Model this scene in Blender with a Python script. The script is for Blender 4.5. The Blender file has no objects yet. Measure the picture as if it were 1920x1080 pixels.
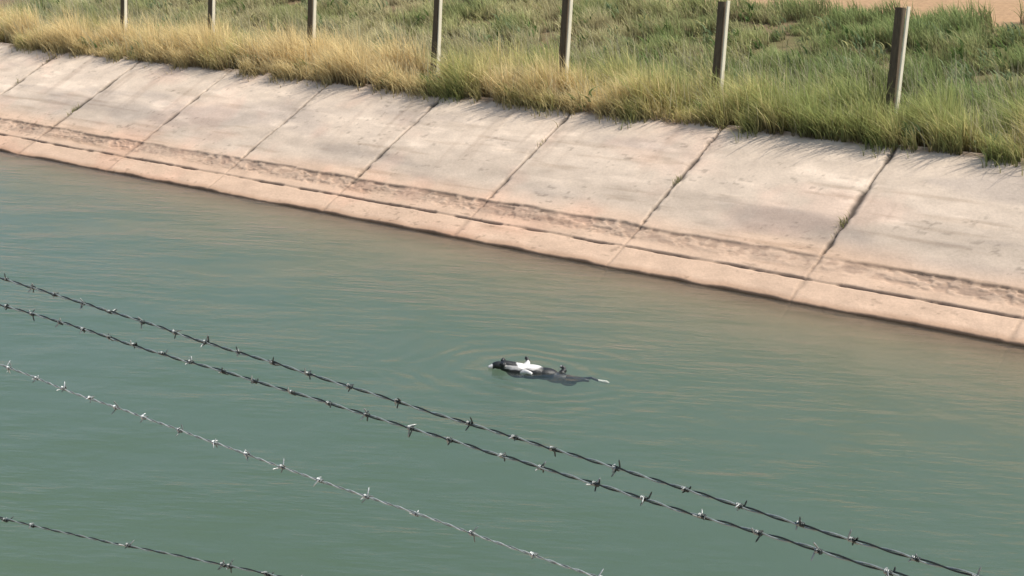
import bpy, math, random
import numpy as np
from mathutils import Vector, Matrix
rng = np.random.default_rng(7); random.seed(7)
sc = bpy.context.scene
col = sc.collection

# ------------------------------------------------------------------ camera
YAW, PITCH, ROLL, EYE = 0.63529, 0.21059, -0.05566, 3.966
cy, sy, cp, sp = math.cos(YAW), math.sin(YAW), math.cos(PITCH), math.sin(PITCH)
fw = np.array([-sy*cp, cy*cp, -sp]); r0 = np.array([cy, sy, 0.0]); u0 = np.cross(r0, fw)
rt = math.cos(ROLL)*r0 - math.sin(ROLL)*u0; up = math.sin(ROLL)*r0 + math.cos(ROLL)*u0
cd = bpy.data.cameras.new('camera'); cam = bpy.data.objects.new('camera', cd); col.objects.link(cam)
cam.matrix_world = Matrix(((rt[0], up[0], -fw[0], 0), (rt[1], up[1], -fw[1], 0), (rt[2], up[2], -fw[2], EYE), (0, 0, 0, 1)))
cd.sensor_width = 36; cd.lens = 36*2600/1920; cd.clip_start = 0.05; cd.clip_end = 3000
sc.camera = cam

# ------------------------------------------------------------------ sky and sun
sun_dir = Vector((0.50, 0.21, 0.85)).normalized()
el = math.asin(sun_dir.z); az = math.atan2(sun_dir.x, sun_dir.y)
w = bpy.data.worlds.new('World'); sc.world = w; w.use_nodes = True
nt = w.node_tree; bg = nt.nodes['Background']
sk = nt.nodes.new('ShaderNodeTexSky'); sk.sky_type = 'NISHITA'; sk.sun_disc = False
sk.sun_elevation = el; sk.sun_rotation = az; sk.dust_density = 2.0; sk.ozone_density = 1.0
nt.links.new(sk.outputs[0], bg.inputs[0]); bg.inputs[1].default_value = 0.13
sd = bpy.data.lights.new('sun', 'SUN'); sd.energy = 4.2; sd.angle = math.radians(0.5); sd.color = (1.0, 0.94, 0.86)
so = bpy.data.objects.new('sun', sd); col.objects.link(so); so.rotation_euler = sun_dir.to_track_quat('Z', 'Y').to_euler()
sc.view_settings.view_transform = 'Standard'; sc.view_settings.look = 'None'
sc.view_settings.exposure = 0.22; sc.view_settings.gamma = 1.0
sc.cycles.volume_bounces = 2; sc.cycles.transparent_max_bounces = 16; sc.cycles.max_bounces = 8

# ------------------------------------------------------------------ helpers
def lattice(x, y, seed):
    xi = np.floor(x).astype(np.int64); yi = np.floor(y).astype(np.int64)
    fx = x-xi; fy = y-yi; fx = fx*fx*(3-2*fx); fy = fy*fy*(3-2*fy)
    def h(a, b):
        n = (a*374761393 + b*668265263 + seed*974634777) & 0xffffffff
        n = ((n ^ (n >> 13))*1274126177) & 0xffffffff
        return ((n ^ (n >> 16)) & 0xffff)/65535.0
    return (h(xi, yi)*(1-fx)+h(xi+1, yi)*fx)*(1-fy)+(h(xi, yi+1)*(1-fx)+h(xi+1, yi+1)*fx)*fy
def fbm(x, y, seed=0, octv=4):
    t = 0; a = 0.5; n = 0
    for k in range(octv):
        t = t+a*lattice(x*2**k, y*2**k, seed+k*17); n += a; a *= 0.5
    return t/n
def sstep(a, b, v):
    t = np.clip((v-a)/(b-a), 0, 1); return t*t*(3-2*t)
def mesh_np(name, V, F, mat, colr=None, parent=None, smooth=True):
    m = bpy.data.meshes.new(name); V = np.asarray(V, dtype=np.float32); F = np.asarray(F, dtype=np.int32)
    k = F.shape[1]
    m.vertices.add(len(V)); m.vertices.foreach_set('co', V.ravel())
    m.loops.add(F.size); m.loops.foreach_set('vertex_index', F.ravel())
    m.polygons.add(len(F)); m.polygons.foreach_set('loop_start', np.arange(0, F.size, k, dtype=np.int32))
    m.polygons.foreach_set('loop_total', np.full(len(F), k, dtype=np.int32))
    m.polygons.foreach_set('use_smooth', np.full(len(F), smooth))
    m.update(calc_edges=True)
    if colr is not None:
        at = m.color_attributes.new('tint', 'FLOAT_COLOR', 'POINT')
        c = np.ones((len(V), 4), dtype=np.float32); c[:, :3] = colr; at.data.foreach_set('color', c.ravel())
    m.materials.append(mat)
    o = bpy.data.objects.new(name, m); col.objects.link(o)
    if parent: o.parent = parent
    return o
def grid_faces(nx, ny):      # vertex index = j*nx + i
    i, j = np.meshgrid(np.arange(nx-1), np.arange(ny-1)); a = (j*nx+i).ravel()
    return np.stack([a, a+1, a+1+nx, a+nx], 1)
def tag(o, label=None, cat=None, group=None, kind=None):
    if label: o['label'] = label
    if cat: o['category'] = cat
    if group: o['group'] = group
    if kind: o['kind'] = kind
    return o
def mat_base(name, color=(.5, .5, .5), rough=.8, spec=.3, metal=0.0):
    m = bpy.data.materials.new(name); m.use_nodes = True
    b = m.node_tree.nodes['Principled BSDF']
    b.inputs['Base Color'].default_value = (*color, 1); b.inputs['Roughness'].default_value = rough
    b.inputs['Specular IOR Level'].default_value = spec; b.inputs['Metallic'].default_value = metal
    return m, m.node_tree, b
def noise_node(t, scale, detail=4, vec=None, rough=.6):
    n = t.nodes.new('ShaderNodeTexNoise'); n.inputs['Scale'].default_value = scale
    n.inputs['Detail'].default_value = detail; n.inputs['Roughness'].default_value = rough
    if vec is not None: t.links.new(vec, n.inputs['Vector'])
    return n
def mult_noise(t, src, fac_node, lo, hi):
    mr = t.nodes.new('ShaderNodeMapRange'); mr.inputs['To Min'].default_value = lo; mr.inputs['To Max'].default_value = hi
    mr.inputs['From Min'].default_value = .3; mr.inputs['From Max'].default_value = .7
    t.links.new(fac_node.outputs['Fac'], mr.inputs['Value'])
    mx = t.nodes.new('ShaderNodeMix'); mx.data_type = 'RGBA'; mx.blend_type = 'MULTIPLY'; mx.inputs[0].default_value = 1
    t.links.new(src, mx.inputs[6]); t.links.new(mr.outputs[0], mx.inputs[7])
    return mx.outputs[2]

# ------------------------------------------------------------------ materials
def tinted(name, scale, lo, hi, bump, rough=.9, trans=0):
    m, t, b = mat_base(name, rough=rough, spec=.2)
    a = t.nodes.new('ShaderNodeAttribute'); a.attribute_name = 'tint'
    g = t.nodes.new('ShaderNodeNewGeometry')
    out = a.outputs['Color']
    if scale:
        n = noise_node(t, scale, 6, g.outputs['Position'], .7)
        out = mult_noise(t, out, n, lo, hi)
        bp = t.nodes.new('ShaderNodeBump'); bp.inputs['Strength'].default_value = bump; bp.inputs['Distance'].default_value = .01
        t.links.new(n.outputs['Fac'], bp.inputs['Height']); t.links.new(bp.outputs[0], b.inputs['Normal'])
    t.links.new(out, b.inputs['Base Color'])
    if trans:
        tr = t.nodes.new('ShaderNodeBsdfTranslucent'); t.links.new(out, tr.inputs[0])
        ms = t.nodes.new('ShaderNodeMixShader'); ms.inputs[0].default_value = trans
        t.links.new(b.outputs[0], ms.inputs[1]); t.links.new(tr.outputs[0], ms.inputs[2])
        t.links.new(ms.outputs[0], t.nodes['Material Output'].inputs['Surface'])
    return m
M_conc = tinted('weathered_concrete', 22, .90, 1.08, .5)
M_soil = tinted('dry_soil', 9, .8, 1.15, .8)
M_grass = tinted('grass_blades', 0, 1, 1, 0, .7, .45)

# ------------------------------------------------------------------ canal lining
Y0, SL, STOP = 17.2535, 0.53742, 3.7857         # far water edge, slope angle, slope length to the grass
cS, sS = math.cos(SL), math.sin(SL)
JOINTS = [(-31.99, 1), (-28.99, .8), (-26.0, 1), (-22.99, .9), (-19.99, 1), (-16.99, 1), (-13.99, 1), (-10.99, 1), (-7.99, 1), (-4.99, .9), (-1.99, .8), (.4, .8), (3.4, .8)]
def lining(X, S, extra=None):
    """height above the slope plane and colour at (x along canal, s up the slope)"""
    D = 0.012*(fbm(X*.9, S*1.3, 3)-.5)+0.006*(fbm(X*7, S*7, 5)-.5)
    edge = 1.06+.05*(fbm(X*1.6, S*0, 11, 5)-.5)*2-.0*X
    pitn = fbm(X*8.5, S*14, 21, 5); patch = fbm(X*.8, S*.5+9, 23, 3)
    rough = sstep(.66, .80, S)*(1-sstep(edge-.02, edge, S))
    pit = rough*sstep(.50, .62, pitn+.16*(patch-.5)*2+.10*sstep(.8, 1.05, S))
    D = D + .010*sstep(edge-.05, edge+.02, S) - .020*pit*sstep(.38, .62, patch) + rough*.016*(fbm(X*14, S*20, 31, 3)-.5)
    # horizontal crack
    cr_s = .535+.022*(fbm(X*1.3, S*0, 41, 5)-.5)*2
    cw = .012+.016*fbm(X*4, S*0, 43, 3)
    cst = .35+.65*sstep(.35, .55, fbm(X*2.2, S*0, 47, 3))
    crack = np.exp(-((S-cr_s)/cw)**2)*cst
    # panel joints
    jt = np.zeros_like(X)
    for k, (j, st) in enumerate(JOINTS):
        wob = .022*(fbm(S*2.0, S*0+k, 51+k, 4)-.5)*2+.028*(fbm(S*11, S*0+k, 151+k, 3)-.5)
        wd = .017+.042*sstep(.50, .74, fbm(S*2.6, S*0+k*3.1, 61, 3))
        fall = np.where(S > 1.1, 1.0, np.where(S > .75, .5, .28)) * sstep(-.6, 0, S)
        jt = np.maximum(jt, np.exp(-((X-j-wob)/wd)**2)*st*fall)
    chip = np.zeros_like(X)
    for k, (j, st) in enumerate(JOINTS):
        chip = np.maximum(chip, np.exp(-((X-j)/.085)**2)*st*sstep(.54, .66, fbm(X*8, S*6+k*5, 161, 3))*(S > 1.1))
    D = D - .045*np.maximum(crack, jt) - .018*chip
    # worn lip at the water
    lip = .045+.045*(fbm(X*1.8, S*0, 71, 5)-.5)*2
    D = D - .06*(1-sstep(lip-.03, lip+.02, S))
    # colour
    up_c = np.array([.605, .495, .38]); lo_c = np.array([.60, .43, .30])
    jj = np.array([j for j, _ in JOINTS]); sid = np.searchsorted(jj, X)
    f = (1-sstep(.95, 1.6, S+.5*(fbm(X*.5, S*.8, 81)-.5)))[..., None]
    C = up_c*(1-f)+lo_c*f
    C = C*(1+.10*(((sid*7919) % 11)/10.0-.5)*sstep(1.0, 1.2, S))[..., None]
    grey = sstep(.50, .66, fbm(X*.35, S*1.3, 91, 5))*sstep(1.0, 1.5, S)
    C = C*(1-grey[..., None]*np.array([.20, .19, .16]))
    belt = np.exp(-((S-1.75-.25*(fbm(X*.4, S*0, 95)-.5))/.38)**2)*(.35+.65*fbm(X*.7, S*2, 97))
    C = C*(1-.27*belt[..., None])
    pale = sstep(.60, .74, fbm(X*1.1, S*4.5, 101, 5))*sstep(1.3, 2.0, S)*(1-sstep(3.1, 3.6, S))
    C = C*(1+.17*pale[..., None])
    # runoff streaks, silt lines and fine blotches
    run = sstep(.58, .80, fbm(X*3.2, S*.35, 111, 4))*sstep(1.2, 2.4, S)*fbm(X*.5, S*.6, 112)
    C = C*(1-.30*run[..., None]*np.array([.85, .95, 1.0]))
    hl = sstep(.60, .78, fbm(X*.6, S*7, 113, 5))*(1-sstep(2.6, 3.4, S))*sstep(.2, .6, S)
    C = C*(1-.20*hl[..., None]*np.array([.9, 1, 1.1]))
    blo = fbm(X*2.6, S*5.0, 114, 6)-.5
    C = C*(1+.34*blo)[..., None]
    spk = sstep(.70, .78, fbm(X*9, S*16, 115, 3))*sstep(.45, .6, fbm(X*.8, S*1.5, 116))
    C = C*(1-.30*spk[..., None])
    pk = sstep(.5, .7, fbm(X*.9+4, S*.9, 103))[..., None]
    C = C*(1+pk*np.array([.04, -.02, -.03]))
    C = C*(1-.20*pit[..., None]*np.array([.9, 1, 1.0]))
    C = C*(1-.26*(rough*(.25+.75*sstep(.35, .65, fbm(X*1.6, S*7, 33))))[..., None]*np.array([1.05, 1, .92]))
    ed = np.exp(-((S-edge+.02)/.035)**2)*(.3+.7*sstep(.3, .6, fbm(X*2.5, S*0, 105)))
    C = C*(1-.38*ed[..., None])
    C = C*(1-.84*np.maximum(crack*.9, jt*1.08)[..., None].clip(0, 1))
    C = C*(1-.28*chip[..., None])
    damp = (1-sstep(.02, .16, S-lip+.05*(fbm(X*3, S*0, 117, 4)-.5)))[..., None]
    C = C*(1-damp*np.array([.25, .30, .34]))
    wet = (1-sstep(lip-.02, lip+.03, S))[..., None]
    C = C*(1-wet)+np.array([.16, .095, .055])*wet
    # soil and litter at the foot of the grass
    dt = np.abs(STOP+.05-S)
    soil = (1-sstep(.0, .32, dt*1.8+.5*(fbm(X*4, S*4, 121, 4)-.42)))[..., None]*.75
    C = C*(1-soil)+np.array([.17, .115, .065])*soil
    sub = (1-sstep(-.35, -.02, S))[..., None]
    C = C*(1-sub)+np.array([.30, .20, .12])*(.8+.4*fbm(X*2, S*2, 107))[..., None]*sub
    return D, C
def plane_pt(X, S, D):
    return np.stack([X, Y0+S*cS-D*sS, S*sS+D*cS], -1).reshape(-1, 3)
parts_V, parts_F, parts_C, off = [], [], [], 0
def add_sheet(X, S, fade=None):
    global off
    D, C = lining(X, S)
    V = plane_pt(X, S, D); F = grid_faces(X.shape[1], X.shape[0])+off
    parts_V.append(V); parts_F.append(F); parts_C.append(C.reshape(-1, 3)); off += len(V)
xs = np.concatenate([np.arange(-60, -36, .25), np.arange(-36, 1, .022), np.arange(1, 14, .25)])
ss = np.concatenate([[-6], np.arange(-3, -.3, .25), np.arange(-.3, 1.3, .016), np.arange(1.3, STOP+.12, .035)])
X, S = np.meshgrid(xs, ss); add_sheet(X, S)
bank = mesh_np('canal_bank', np.concatenate(parts_V), np.concatenate(parts_F), M_conc, np.concatenate(parts_C))
tag(bank, kind='structure')

# canal bed and the near bank the camera stands on
def strip(name, prof, x0, x1, colr, mat):
    V = []; n = len(prof)
    xs_ = np.linspace(x0, x1, 60)
    for (yy, zz) in prof:
        for xx in xs_: V.append((xx, yy, zz))
    V = np.array(V)
    C = np.array(colr)*(.8+.4*fbm(V[:, 0]*1.3, V[:, 1]*1.3+V[:, 2], 301))[:, None]
    o = mesh_np(name, V, grid_faces(60, n), mat, C); tag(o, kind='structure'); return o
ZB = -6*sS
strip('canal_bed', [(3.0, ZB+.02), (Y0-6*cS+.5, ZB+.02)], -60, 14, (.22, .18, .12), M_soil)
strip('near_bank', [(-30, 2.4), (-3, 2.35), (1.4, 2.2), (1.5, 1.9), (3.4, 0.0), (7.2, ZB)], -60, 14, (.46, .37, .28), M_conc)

# ------------------------------------------------------------------ far ground
YT, ZT = Y0+STOP*cS, STOP*sS
def field(x, y):
    base = ZT-.05+.27*np.clip(y-YT-2.0, 0, 9)+.12*np.clip(y-YT-11, 0, 60)
    return base+.10*(fbm(x*.6, y*.6, 401)-.5)*sstep(0, .5, y-YT)
gx = np.concatenate([np.linspace(-600, -62, 14), np.arange(-60, -36, 1), np.arange(-36, 0, .15), np.arange(0, 60, 2), np.linspace(70, 600, 12)])
gy = np.concatenate([np.arange(YT+.02, YT+14, .15), np.linspace(YT+15, YT+60, 14), np.linspace(YT+80, 900, 8)])
X, Y = np.meshgrid(gx, gy); Z = field(X, Y)
c1 = np.array([.20, .145, .08]); c2 = np.array([.12, .12, .045])
k = sstep(.4, .6, fbm(X*.7, Y*.7, 405))[..., None]
Cg = c1*(1-k)+c2*k
tr = sstep(YT+8.9, YT+9.2, Y)[..., None]
Cg = Cg*(1-tr)+np.array([.42, .27, .15])*tr
g = mesh_np('ground', np.stack([X, Y, Z], -1).reshape(-1, 3), grid_faces(len(gx), len(gy)), M_soil, Cg.reshape(-1, 3)); tag(g, kind='structure')

# ------------------------------------------------------------------ grass
def blades(name, px, py, pz, h, wd, lean, seedc, tipc, rootc, segs=4):
    n = len(px)
    a = rng.uniform(0, 2*np.pi, n); la = rng.normal(0, 1, n)*.9+math.pi*1.15
    base = np.stack([px, py, pz], 1); wv = np.stack([np.cos(a), np.sin(a), a*0], 1)*wd[:, None]*.5
    ld = np.stack([np.cos(la), np.sin(la), a*0], 1)
    V = np.zeros((n, segs+1, 2, 3), np.float32); C = np.zeros((n, segs+1, 2, 3), np.float32)
    for i in range(segs+1):
        t = i/segs
        c = base + ld*(lean*h*t**2)[:, None]; c[:, 2] += h*(t-.35*lean*t**2.5)
        ww = wv*(1-t**1.6*.92)
        V[:, i, 0] = c-ww; V[:, i, 1] = c+ww
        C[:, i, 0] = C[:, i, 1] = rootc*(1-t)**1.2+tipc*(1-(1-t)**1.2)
    idx = np.arange(n)[:, None]*(segs+1)*2+np.arange(segs)[None]*2
    F = np.stack([idx, idx+1, idx+3, idx+2], -1).reshape(-1, 4)
    return V.reshape(-1, 3), F, C.reshape(-1, 3)
def palette(x, y, n):
    """straw / olive / green by where the clump grows"""
    dry = fbm(x*.9, y*.9, 501, 4)
    dry = dry + np.clip((-15.5-x)*.055, -.17, .22) - .16*sstep(.6, 2.6, y-YT) + rng.normal(0, .09, n)
    straw = np.array([.86, .71, .37]); olive = np.array([.60, .57, .23]); green = np.array([.38, .44, .15])
    k1 = sstep(.42, .62, dry)[:, None]; k2 = sstep(.22, .42, dry)[:, None]
    c = straw*k1+(1-k1)*(olive*k2+green*(1-k2))
    return c*rng.uniform(.7, 1.35, n)[:, None]
VV, FF, CC, o_ = [], [], [], 0
def push(t):
    global o_
    V, F, C = t; VV.append(V); FF.append(F+o_); CC.append(C); o_ += len(V)
def field_pts(n, y0, y1, thr, seed):
    y = rng.uniform(y0, y1, n); x = rng.uniform(-37, -3.5, n)
    d = fbm(x*1.8, y*1.8, seed, 3); keep = d > thr
    return x[keep], y[keep]
# front verge
x, y = field_pts(150000, YT-.02, YT+2.3, .36, 511); n = len(x)
cl = sstep(.28, .72, fbm(x*1.7, y*1.7, 513, 4))
h = (.36+.74*cl)*rng.uniform(.45, 1.3, n)*(1-.35*np.exp(-(y-YT)/.3)); tc = palette(x, y, n)
rc = np.array([.34, .20, .12])*rng.uniform(.5, 1.2, n)[:, None]*(.35+.65*sstep(0, .3, y-YT))[:, None]  # roots darken towards the slab edge: shade under the grass painted in
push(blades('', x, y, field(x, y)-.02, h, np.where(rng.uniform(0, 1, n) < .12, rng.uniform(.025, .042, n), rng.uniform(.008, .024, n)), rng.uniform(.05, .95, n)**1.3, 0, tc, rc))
# bank of weeds behind the posts
x, y = field_pts(165000, YT+2.2, YT+9.5, .40, 521); n = len(x)
cl = fbm(x*1.5, y*1.5, 523, 3)
h = (.10+.75*cl**1.5)*rng.uniform(.5, 1.3, n); tc = palette(x, y, n)*np.array([.74, .82, .86])*(.75+.6*fbm(x*1.1, y*1.1, 527, 3))[:, None]
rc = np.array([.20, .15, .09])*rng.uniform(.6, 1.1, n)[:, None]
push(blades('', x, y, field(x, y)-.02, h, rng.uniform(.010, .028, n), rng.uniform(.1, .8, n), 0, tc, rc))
# tall pale seed stalks with heads
n = 8000; x, y = field_pts(n, YT, YT+4.5, .3, 531); n = len(x)
h = rng.uniform(.45, 1.05, n); tc = np.array([.62, .56, .36])*rng.uniform(.7, 1.15, n)[:, None]
push(blades('', x, y, field(x, y), h, np.full(n, .013), rng.uniform(.1, .7, n), 0, tc, tc*.6))
# weeds in the joints
tx, ts_ = [], []
for (j, st) in JOINTS:
    for q in range(random.randint(1, 4)):
        sc0 = random.uniform(1.4, 6.0); m_ = random.randint(8, 30)
        tx += list(j+rng.normal(0, .025, m_)); ts_ += list(sc0+rng.normal(0, .07, m_))
x = np.array(tx); s_ = np.array(ts_)
ok = s_ < STOP; x = x[ok]; s_ = s_[ok]; n = len(x)
tc = np.array([.34, .33, .12])*rng.uniform(.6, 1.3, n)[:, None]
push(blades('', x, Y0+s_*cS, s_*sS-.01, rng.uniform(.04, .15, n), rng.uniform(.006, .012, n), rng.uniform(.2, 1, n), 0, tc, tc*.5))
# weeds hanging over the top of the slab
n = 17000; x = rng.uniform(-37, -3.5, n); s_ = STOP+.05-rng.exponential(.07, n)
kp = fbm(x*2.2, x*0, 551, 4) > .5; x = x[kp]; s_ = s_[kp]; n = len(x)
h = rng.uniform(.12, .55, n); tc = palette(x, np.full(n, YT), n)*.9
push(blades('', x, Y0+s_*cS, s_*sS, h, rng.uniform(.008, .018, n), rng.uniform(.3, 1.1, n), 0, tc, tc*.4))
cx = rng.uniform(-36, -4, 420); cyy = YT+rng.uniform(.0, 8, 420); q = rng.integers(0, 420, 7000)
x = cx[q]+rng.normal(0, .10, 7000); y = np.clip(cyy[q]+rng.normal(0, .10, 7000), YT, 99); n = len(x)
tc = np.array([[.16, .24, .07], [.42, .40, .17], [.26, .33, .16]])[q % 3]*rng.uniform(.7, 1.3, n)[:, None]
push(blades('', x, y, field(x, y)+rng.uniform(0, .35, n), rng.uniform(.12, .30, n), rng.uniform(.03, .06, n), rng.uniform(.6, 1.4, n), 0, tc, tc*.6))
gr = mesh_np('grass', np.concatenate(VV), np.concatenate(FF), M_grass, np.concatenate(CC), smooth=False)
tag(gr, 'tall dry and green grass growing along the top of the concrete canal bank', 'grass', kind='stuff')

# ------------------------------------------------------------------ fence posts on the far bank
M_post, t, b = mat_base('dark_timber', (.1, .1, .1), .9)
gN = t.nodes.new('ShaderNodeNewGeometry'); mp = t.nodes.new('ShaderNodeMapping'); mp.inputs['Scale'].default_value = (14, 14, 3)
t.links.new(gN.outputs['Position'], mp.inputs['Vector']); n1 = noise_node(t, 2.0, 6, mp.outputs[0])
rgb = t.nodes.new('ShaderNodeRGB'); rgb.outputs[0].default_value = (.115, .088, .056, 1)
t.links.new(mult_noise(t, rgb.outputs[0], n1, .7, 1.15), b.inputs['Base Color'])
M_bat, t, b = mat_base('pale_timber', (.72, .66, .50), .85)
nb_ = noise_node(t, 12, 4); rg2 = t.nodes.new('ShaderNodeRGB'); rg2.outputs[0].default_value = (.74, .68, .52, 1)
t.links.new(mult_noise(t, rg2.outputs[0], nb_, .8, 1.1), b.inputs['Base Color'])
def lofted_post(name, x, y, z0, hgt, wd, lean, mat):
    V = []; nz = 14
    for k in range(nz+1):
        tt = k/nz; z = z0+hgt*tt; ww = wd*(1-.12*tt)/2*(1+.03*math.sin(7*tt+x))
        ch = ww*.22
        ox = x+lean*hgt*tt; oy = y
        for (a, b_) in ((-ww, -ww+ch), (-ww+ch, -ww), (ww-ch, -ww), (ww, -ww+ch), (ww, ww-ch), (ww-ch, ww), (-ww+ch, ww), (-ww, ww-ch)):
            V.append((ox+a, oy+b_, z))
    F = []
    for k in range(nz):
        for i in range(8):
            F.append((k*8+i, k*8+(i+1) % 8, (k+1)*8+(i+1) % 8, (k+1)*8+i))
    m = bpy.data.meshes.new(name); F.append(tuple(range(nz*8, nz*8+8))); m.from_pydata(V, [], F); m.update()
    m.materials.append(mat); o = bpy.data.objects.new(name, m); col.objects.link(o); return o
PL = [(-21.73, 'third fence post from the left, rising from the palest straw coloured grass'),
      (-18.215, 'fourth fence post from the left, left of the middle of the picture'),
      (-15.08, 'fifth fence post from the left, just right of the middle of the picture'),
      (-11.79, 'second fence post from the right, its top close to the edge of the picture'),
      (-24.95, 'second fence post from the left'),
      (-28.1, 'leftmost fence post, smallest and farthest away'),
      (-8.6, 'rightmost fence post, largest and nearest, its whole top in view')]
for k, (px, lb) in enumerate(PL):
    z0 = float(field(np.array([px]), np.array([21.7]))[0])-.1
    root = bpy.data.objects.new('fence_post', None); col.objects.link(root); root.location = (px, 21.7, z0)
    tag(root, lb, 'fence post', 'fence posts in the grass on the far bank')
    top = 3.99-z0+(0 if k == 3 else .03*(k % 4))
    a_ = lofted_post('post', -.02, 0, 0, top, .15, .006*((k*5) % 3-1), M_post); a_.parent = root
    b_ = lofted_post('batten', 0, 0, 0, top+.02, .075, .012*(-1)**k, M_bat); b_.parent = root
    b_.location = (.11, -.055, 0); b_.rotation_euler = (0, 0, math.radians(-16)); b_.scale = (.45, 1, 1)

# ------------------------------------------------------------------ water
M_w = bpy.data.materials.new('canal_water'); M_w.use_nodes = True; t = M_w.node_tree
for n_ in list(t.nodes):
    if n_.type == 'BSDF_PRINCIPLED': t.nodes.remove(n_)
out = t.nodes['Material Output']
geo = t.nodes.new('ShaderNodeNewGeometry')
mp1 = t.nodes.new('ShaderNodeMapping'); mp1.inputs['Rotation'].default_value = (0, 0, -YAW); mp0 = t.nodes.new('ShaderNodeMapping'); mp0.inputs['Scale'].default_value = (.75, 2.3, 1); t.links.new(mp1.outputs[0], mp0.inputs['Vector'])
t.links.new(geo.outputs['Position'], mp1.inputs['Vector'])
na = noise_node(t, 1.7, 3, mp0.outputs[0], .6); nb = noise_node(t, .38, 4, mp1.outputs[0], .6)
# gate the ripples into patches
mr = t.nodes.new('ShaderNodeMapRange'); mr.inputs['From Min'].default_value = .4; mr.inputs['From Max'].default_value = .65
t.links.new(nb.outputs['Fac'], mr.inputs['Value']); mr.inputs['To Min'].default_value = .12; mr.inputs['To Max'].default_value = 1.0
mu = t.nodes.new('ShaderNodeMath'); mu.operation = 'MULTIPLY'; t.links.new(na.outputs['Fac'], mu.inputs[0]); t.links.new(mr.outputs[0], mu.inputs[1])
# ripples spreading from the floating animal
AX, AY = -8.3, 11.7
sub = t.nodes.new('ShaderNodeVectorMath'); sub.operation = 'SUBTRACT'; sub.inputs[1].default_value = (AX, AY, 0); t.links.new(geo.outputs['Position'], sub.inputs[0])
ln = t.nodes.new('ShaderNodeVectorMath'); ln.operation = 'LENGTH'; t.links.new(sub.outputs[0], ln.inputs[0])
nw = noise_node(t, .9, 2, mp1.outputs[0], .5)
wv = t.nodes.new('ShaderNodeMath'); wv.operation = 'MULTIPLY_ADD'; wv.inputs[1].default_value = .8; t.links.new(nw.outputs['Fac'], wv.inputs[0]); t.links.new(ln.outputs['Value'], wv.inputs[2])
sn = t.nodes.new('ShaderNodeMath'); sn.operation = 'MULTIPLY'; sn.inputs[1].default_value = 21; t.links.new(wv.outputs[0], sn.inputs[0])
s2 = t.nodes.new('ShaderNodeMath'); s2.operation = 'SINE'; t.links.new(sn.outputs[0], s2.inputs[0])
fd = t.nodes.new('ShaderNodeMapRange'); fd.inputs['From Min'].default_value = 2.3; fd.inputs['From Max'].default_value = .9; fd.inputs['To Min'].default_value = 0; fd.inputs['To Max'].default_value = .09
t.links.new(ln.outputs['Value'], fd.inputs['Value'])
s3a = t.nodes.new('ShaderNodeMath'); s3a.operation = 'MULTIPLY'; t.links.new(s2.outputs[0], s3a.inputs[0]); t.links.new(fd.outputs[0], s3a.inputs[1])
s3 = t.nodes.new('ShaderNodeMath'); s3.operation = 'MULTIPLY'; t.links.new(s3a.outputs[0], s3.inputs[0]); s3.inputs[1].default_value = .8
s4 = t.nodes.new('ShaderNodeMath'); s4.operation = 'ADD'; t.links.new(s3.outputs[0], s4.inputs[0]); t.links.new(mu.outputs[0], s4.inputs[1])
nl = noise_node(t, .55, 2, mp1.outputs[0], .45)
s5 = t.nodes.new('ShaderNodeMath'); s5.operation = 'MULTIPLY_ADD'; s5.inputs[1].default_value = 1.6; t.links.new(nl.outputs['Fac'], s5.inputs[0]); t.links.new(s4.outputs[0], s5.inputs[2]); s4 = s5
bp = t.nodes.new('ShaderNodeBump'); bp.inputs['Strength'].default_value = 1.0; bp.inputs['Distance'].default_value = .05
t.links.new(s4.outputs[0], bp.inputs['Height'])
gl = t.nodes.new('ShaderNodeBsdfGlossy'); gl.inputs['Roughness'].default_value = .24; t.links.new(bp.outputs[0], gl.inputs['Normal'])
tp = t.nodes.new('ShaderNodeBsdfTransparent'); tp.inputs[0].default_value = (.95, .97, .95, 1)
fr = t.nodes.new('ShaderNodeFresnel'); fr.inputs['IOR'].default_value = 1.33; t.links.new(bp.outputs[0], fr.inputs['Normal'])
ms = t.nodes.new('ShaderNodeMixShader'); t.links.new(fr.outputs[0], ms.inputs[0]); t.links.new(tp.outputs[0], ms.inputs[1]); t.links.new(gl.outputs[0], ms.inputs[2])
t.links.new(ms.outputs[0], out.inputs['Surface'])
vol = t.nodes.new('ShaderNodeVolumePrincipled'); vol.inputs['Color'].default_value = (.34, .475, .37, 1)
vol.inputs['Density'].default_value = .6; vol.inputs['Anisotropy'].default_value = 0.0
t.links.new(vol.outputs[0], out.inputs['Volume'])
yn, yf, zb = 0.5, Y0+.6, ZB-.6
V = [(x_, y_, z_) for z_ in (zb, 0) for (x_, y_) in ((-60, yn), (14, yn), (14, yf), (-60, yf))]
m = bpy.data.meshes.new('water'); m.from_pydata(V, [], [(0, 3, 2, 1), (4, 5, 6, 7), (0, 1, 5, 4), (1, 2, 6, 5), (2, 3, 7, 6), (3, 0, 4, 7)]); m.update()
m.materials.append(M_w); wo = bpy.data.objects.new('water', m); col.objects.link(wo); tag(wo, kind='structure')

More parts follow.
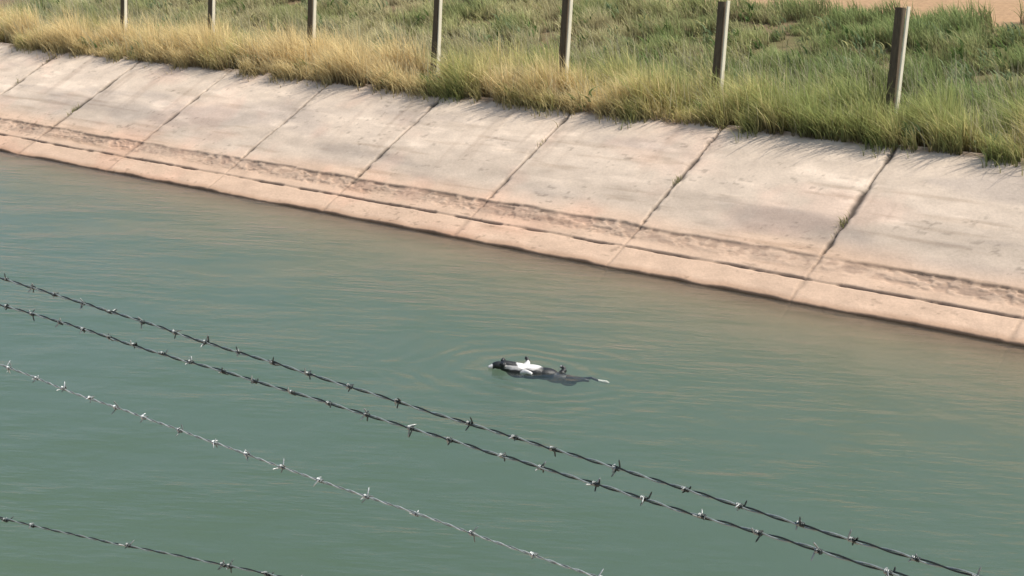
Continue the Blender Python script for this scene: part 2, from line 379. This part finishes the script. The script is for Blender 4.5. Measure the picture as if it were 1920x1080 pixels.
# ------------------------------------------------------------------ barbed wire
def metal(name, c, rough, met):
    m, t, b = mat_base(name, c, rough, .5, met)
    g_ = t.nodes.new('ShaderNodeNewGeometry'); n_ = noise_node(t, 60, 3, g_.outputs['Position'])
    r_ = t.nodes.new('ShaderNodeAttribute'); r_.attribute_name = 'tint'
    t.links.new(mult_noise(t, r_.outputs[0], n_, .6, 1.25), b.inputs['Base Color']); return m
M_dark = metal('dull_zinc_wire', (.20, .23, .215), .42, .35)
M_light = metal('bright_zinc_wire', (.50, .52, .50), .4, .4)
def tube(path, rad, sides=6):
    P = np.asarray(path, float); n = len(P)
    T = np.gradient(P, axis=0); T /= np.linalg.norm(T, axis=1)[:, None]
    ref = np.array([0.0, .3, 1.0]); A = np.cross(T, ref); A /= np.linalg.norm(A, axis=1)[:, None]+1e-9; B = np.cross(T, A)
    rr_ = np.broadcast_to(rad, (n,))
    th = np.arange(sides)*2*np.pi/sides
    V = (P[:, None]+rr_[:, None, None]*(A[:, None]*np.cos(th)[None, :, None]+B[:, None]*np.sin(th)[None, :, None])).reshape(-1, 3)
    F = []
    i, j = np.meshgrid(np.arange(n-1), np.arange(sides), indexing='ij')
    F = np.stack([i*sides+j, i*sides+(j+1) % sides, (i+1)*sides+(j+1) % sides, (i+1)*sides+j], -1).reshape(-1, 4)
    return V, F
def join(ts):
    Vs, Fs, o = [], [], 0
    for V, F in ts: Vs.append(V); Fs.append(F+o); o += len(V)
    return np.concatenate(Vs), np.concatenate(Fs)
DK = [(.025, .035, .032), (.28, .32, .30), (.30, .32, .30), (.04, .05, .045)]  # one wire dark, its twin pale: dashes of light and shade painted in
LT = [(.26, .29, .27), (.50, .53, .50), (.50, .52, .50), (.16, .18, .17)]  # paler set, with the same painted light and shade between the wires
def barbed(y, zf, x0, x1, barbs, mat, label, wr=.0017, pitch=.095, ph=0, blen=.016, cols=DK):
    x = np.arange(x0, x1, .003); z = zf(x)+.0012*np.sin(x*9+ph)+.004*(fbm(x*7+ph*9, x*0, 701, 3)-.5); yy = y+.0012*np.sin(x*7+ph)
    ts = []
    for q in (0, math.pi):
        a = x*2*math.pi/pitch+q+ph+1.2*np.sin(x*5)
        ts.append(tube(np.stack([x, yy+1.1*wr*np.cos(a), z+1.1*wr*np.sin(a)], 1), wr))
    V, F = join(ts); nv = len(V)//2
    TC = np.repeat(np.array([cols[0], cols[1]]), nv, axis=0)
    root = bpy.data.objects.new('barbed_wire', None); col.objects.link(root)
    root.location = (x0, y, float(zf(np.array([x0]))[0])); tag(root, label, 'barbed wire', 'barbed wire strands in the foreground')
    o_loc = np.array(root.location)
    mesh_np('wire', V-o_loc, F, mat, TC, parent=root)
    for bx in barbs:
        bz = float(zf(np.array([bx]))[0]); cs = []
        for side in (-1, 1):
            t0 = random.uniform(0, 6.28); nt_ = 2.2
            tt = np.linspace(0, 1, 22); an = t0+tt*nt_*2*math.pi
            hx = bx+side*.0035+(tt-.5)*.006
            hel = np.stack([hx, y+.0031*np.cos(an), bz+.0031*np.sin(an)], 1)
            L = blen*random.uniform(.35, 1.15)
            def spike(p, ang, d):
                k = np.linspace(0, 1, 6)[1:]
                dirv = np.array([random.uniform(-.5, .5), -math.sin(ang)*d, math.cos(ang)*d]); dirv /= np.linalg.norm(dirv)
                return p+dirv*(k*L)[:, None]
            a_ = spike(hel[0], an[0], -1)[::-1]; b_ = spike(hel[-1], an[-1], 1)
            P = np.concatenate([a_, hel, b_]); rad = np.full(len(P), min(wr, .0015)*1.05); rad[0] *= .3; rad[-1] *= .3
            cs.append(tube(P, rad, 5))
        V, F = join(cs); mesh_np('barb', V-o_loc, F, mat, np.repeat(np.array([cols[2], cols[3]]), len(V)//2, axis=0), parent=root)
def ext(bs, x0, x1, step=.105):
    bs = sorted(bs); a = bs[0]-step; L = []
    while a > x0: L.append(a); a -= step*random.uniform(.85, 1.15)
    a = bs[-1]+step
    while a < x1: L.append(a); a += step*random.uniform(.85, 1.15)
    return bs+L
W0, W1 = -3.6, .3
barbed(2.0, lambda x: .0030*x*x-.0044*x+3.1415, W0, W1, ext([-1.99, -1.872, -1.741, -1.558, -1.449, -1.361, -1.224, -1.083], W0, W1), M_dark, 'topmost of the barbed wire strands, dark twisted wire crossing just below the floating animal', ph=.4)
barbed(1.95, lambda x: .0*x+3.1328, W0, W1, ext([-1.88, -1.777, -1.661, -1.564, -1.437, -1.35, -1.233, -1.133, -1.021], W0, W1), M_dark, 'second barbed wire strand from the top, dark wire close beneath the topmost one', ph=1.7)
barbed(1.85, lambda x: 3.0150+.006*(x+1.5)**2, W0, W1, ext([-1.802, -1.679, -1.555, -1.422, -1.286, -1.143], W0, W1), M_light, 'pale shiny barbed wire strand, third from the top, alone on open water', ph=2.9, wr=.0012, pitch=.06, cols=LT)
barbed(1.75, lambda x: 2.80+.155*(x+2.1), -3.2, -1.2, ext([-2.605, -2.262, -1.965, -1.945], -3.2, -1.2), M_dark, 'lowest barbed wire strand, seen in the bottom left corner', ph=.9, wr=.0013)

# ------------------------------------------------------------------ floating animal
def ell(c, r, rot=(0, 0, 0), seg=20):
    import bmesh
    bm = bmesh.new(); bmesh.ops.create_uvsphere(bm, u_segments=seg, v_segments=seg//2+2, radius=1)
    mt = Matrix.Translation(c) @ (Matrix.Rotation(rot[2], 4, 'Z') @ Matrix.Rotation(rot[1], 4, 'Y') @ Matrix.Rotation(rot[0], 4, 'X')) @ Matrix.Diagonal((*r, 1))
    bm.transform(mt); V = np.array([v.co[:] for v in bm.verts]); F = [tuple(v.index for v in f.verts) for f in bm.faces]; bm.free(); return V, F
def limb(pts, rads, sides=12):
    P = np.array(pts, float); k = np.linspace(0, len(P)-1, (len(P)-1)*6+1)
    Q = np.stack([np.interp(k, range(len(P)), P[:, i]) for i in range(3)], 1); Rr = np.interp(k, range(len(P)), rads)
    V, F = tube(Q, Rr, sides); n = len(Q); F = [tuple(f) for f in F]; F.append(tuple(range(sides))[::-1]); F.append(tuple(range((n-1)*sides, n*sides))); return V, F
# local frame: +x towards the tail, +y away from the camera, z up (water surface at 0)
pieces = [
    ell((.10, 0, -.02), (.17, .115, .095)), ell((.27, .01, -.030), (.22, .12, .092)), ell((.45, .01, -.045), (.18, .11, .078)),
    ell((.62, .0, -.085), (.17, .095, .070)), ell((.76, -.01, -.115), (.12, .085, .065)),
    limb([(.06, 0, .0), (-.05, .0, .025), (-.12, .0, .035)], [.085, .075, .065]),         # neck
    ell((-.15, 0, .034), (.105, .062, .050)), ell((-.235, -.012, .016), (.060, .034, .032), (0, -.25, 0)), ell((-.275, -.014, .008), (.026, .024, .022)),
    limb([(.14, -.09, -.02), (.20, -.14, .008), (.25, -.175, .004), (.28, -.185, -.01)], [.042, .028, .022, .018]),   # near foreleg
    limb([(.19, .07, .02), (.225, .10, .07), (.20, .12, .115), (.175, .125, .118)], [.042, .030, .022, .018]),   # far foreleg raised
    limb([(.66, .06, -.05), (.71, .09, .0), (.68, .10, .035), (.64, .10, .035)], [.045, .032, .022, .018]),    # far hind leg
    limb([(.74, -.06, -.06), (.86, -.10, -.07), (.96, -.12, -.06), (1.03, -.12, -.07)], [.045, .034, .024, .018]),   # near hind leg
    limb([(.84, 0, -.08), (.96, -.02, -.075), (1.06, -.04, -.05), (1.16, -.03, -.085), (1.26, -.02, -.10), (1.30, -.015, -.11)], [.032, .022, .017, .018, .024, .008]),  # tail
    limb([(-.125, .045, .075), (-.105, .075, .090), (-.075, .090, .075)], [.022, .026, .008]), limb([(-.125, -.045, .07), (-.10, -.075, .062), (-.07, -.085, .040)], [.022, .026, .008])]
Vs, Fs, o = [], [], 0
for V, F in pieces: Vs.append(V); Fs += [tuple(int(i)+o for i in f) for f in F]; o += len(V)
m = bpy.data.meshes.new('body'); m.from_pydata(np.concatenate(Vs).tolist(), [], Fs); m.update()
tmp = bpy.data.objects.new('tmp', m); col.objects.link(tmp)
rm = tmp.modifiers.new('r', 'REMESH'); rm.mode = 'VOXEL'; rm.voxel_size = .0075; rm.use_smooth_shade = True
sm = tmp.modifiers.new('s', 'SMOOTH'); sm.iterations = 4; sm.factor = .5
dg = bpy.context.evaluated_depsgraph_get(); bm_ = bpy.data.meshes.new_from_object(tmp.evaluated_get(dg)); bpy.data.objects.remove(tmp)
M_fur, t, b = mat_base('wet_fur', rough=.45, spec=.5)
a = t.nodes.new('ShaderNodeAttribute'); a.attribute_name = 'tint'; t.links.new(a.outputs['Color'], b.inputs['Base Color'])
tc_ = t.nodes.new('ShaderNodeTexCoord'); mpf = t.nodes.new('ShaderNodeMapping'); mpf.inputs['Scale'].default_value = (25, 90, 90); t.links.new(tc_.outputs['Object'], mpf.inputs['Vector'])
nf = noise_node(t, 1, 4, mpf.outputs[0]); bpf = t.nodes.new('ShaderNodeBump'); bpf.inputs['Strength'].default_value = .6; bpf.inputs['Distance'].default_value = .006
t.links.new(nf.outputs['Fac'], bpf.inputs['Height']); t.links.new(bpf.outputs[0], b.inputs['Normal'])
co = np.zeros(len(bm_.vertices)*3, np.float32); bm_.vertices.foreach_get('co', co); co = co.reshape(-1, 3)
x, y, z = co.T
nz = (fbm(x*14+5, (y+z)*14+7, 601, 3)-.5)*.05
white = (sstep(.0, .03, x-.06+nz)*(1-sstep(.0, .05, x-.50+nz*2))*sstep(-.012, .012, z-.030-.022*sstep(.3, .5, x)+nz*.6))
white = np.maximum(white, (x < -.245+nz*.5)*(z > -.02)*1.0)                     # muzzle
white = np.maximum(white, sstep(-.10, -.06, x)*(1-sstep(.10, .16, x))*(y < -.02+nz)*(z < .055)*sstep(.0, .02, z-.004+nz*.5)*.6)   # throat
white = np.maximum(white, (y < -.125)*(x < .5)*(x > .1)*1.0)                     # near forepaw
white = np.maximum(white, (x > 1.15)*1.0)                                       # tail tip
white = white*(1-((x > .15)&(x < .26)&(y > .085)&(z > .05)))
white = np.maximum(white, ((x > .60) & (x < .67) & (z > .03))*.35)
c = np.array([.012, .014, .013])*(1-white[:, None])+np.array([.66, .65, .61])*(.82+.36*fbm(x*20, (y+z)*30, 611, 3))[:, None]*white[:, None]
at = bm_.color_attributes.new('tint', 'FLOAT_COLOR', 'POINT'); c4 = np.ones((len(co), 4), np.float32); c4[:, :3] = c; at.data.foreach_set('color', c4.ravel())
bm_.polygons.foreach_set('use_smooth', np.ones(len(bm_.polygons), bool)); bm_.materials.clear(); bm_.materials.append(M_fur)
bm_.name = 'floating_animal'
an = bpy.data.objects.new('floating_animal', bm_); col.objects.link(an)
an.scale = (.82, .82, .86); an.location = (-8.50, 11.59, 0.012); an.rotation_euler = (0, 0, math.atan2(.42, 1.04)+.24)
tag(an, 'black and white furry animal floating low in the green canal water, head to the left', 'animal')
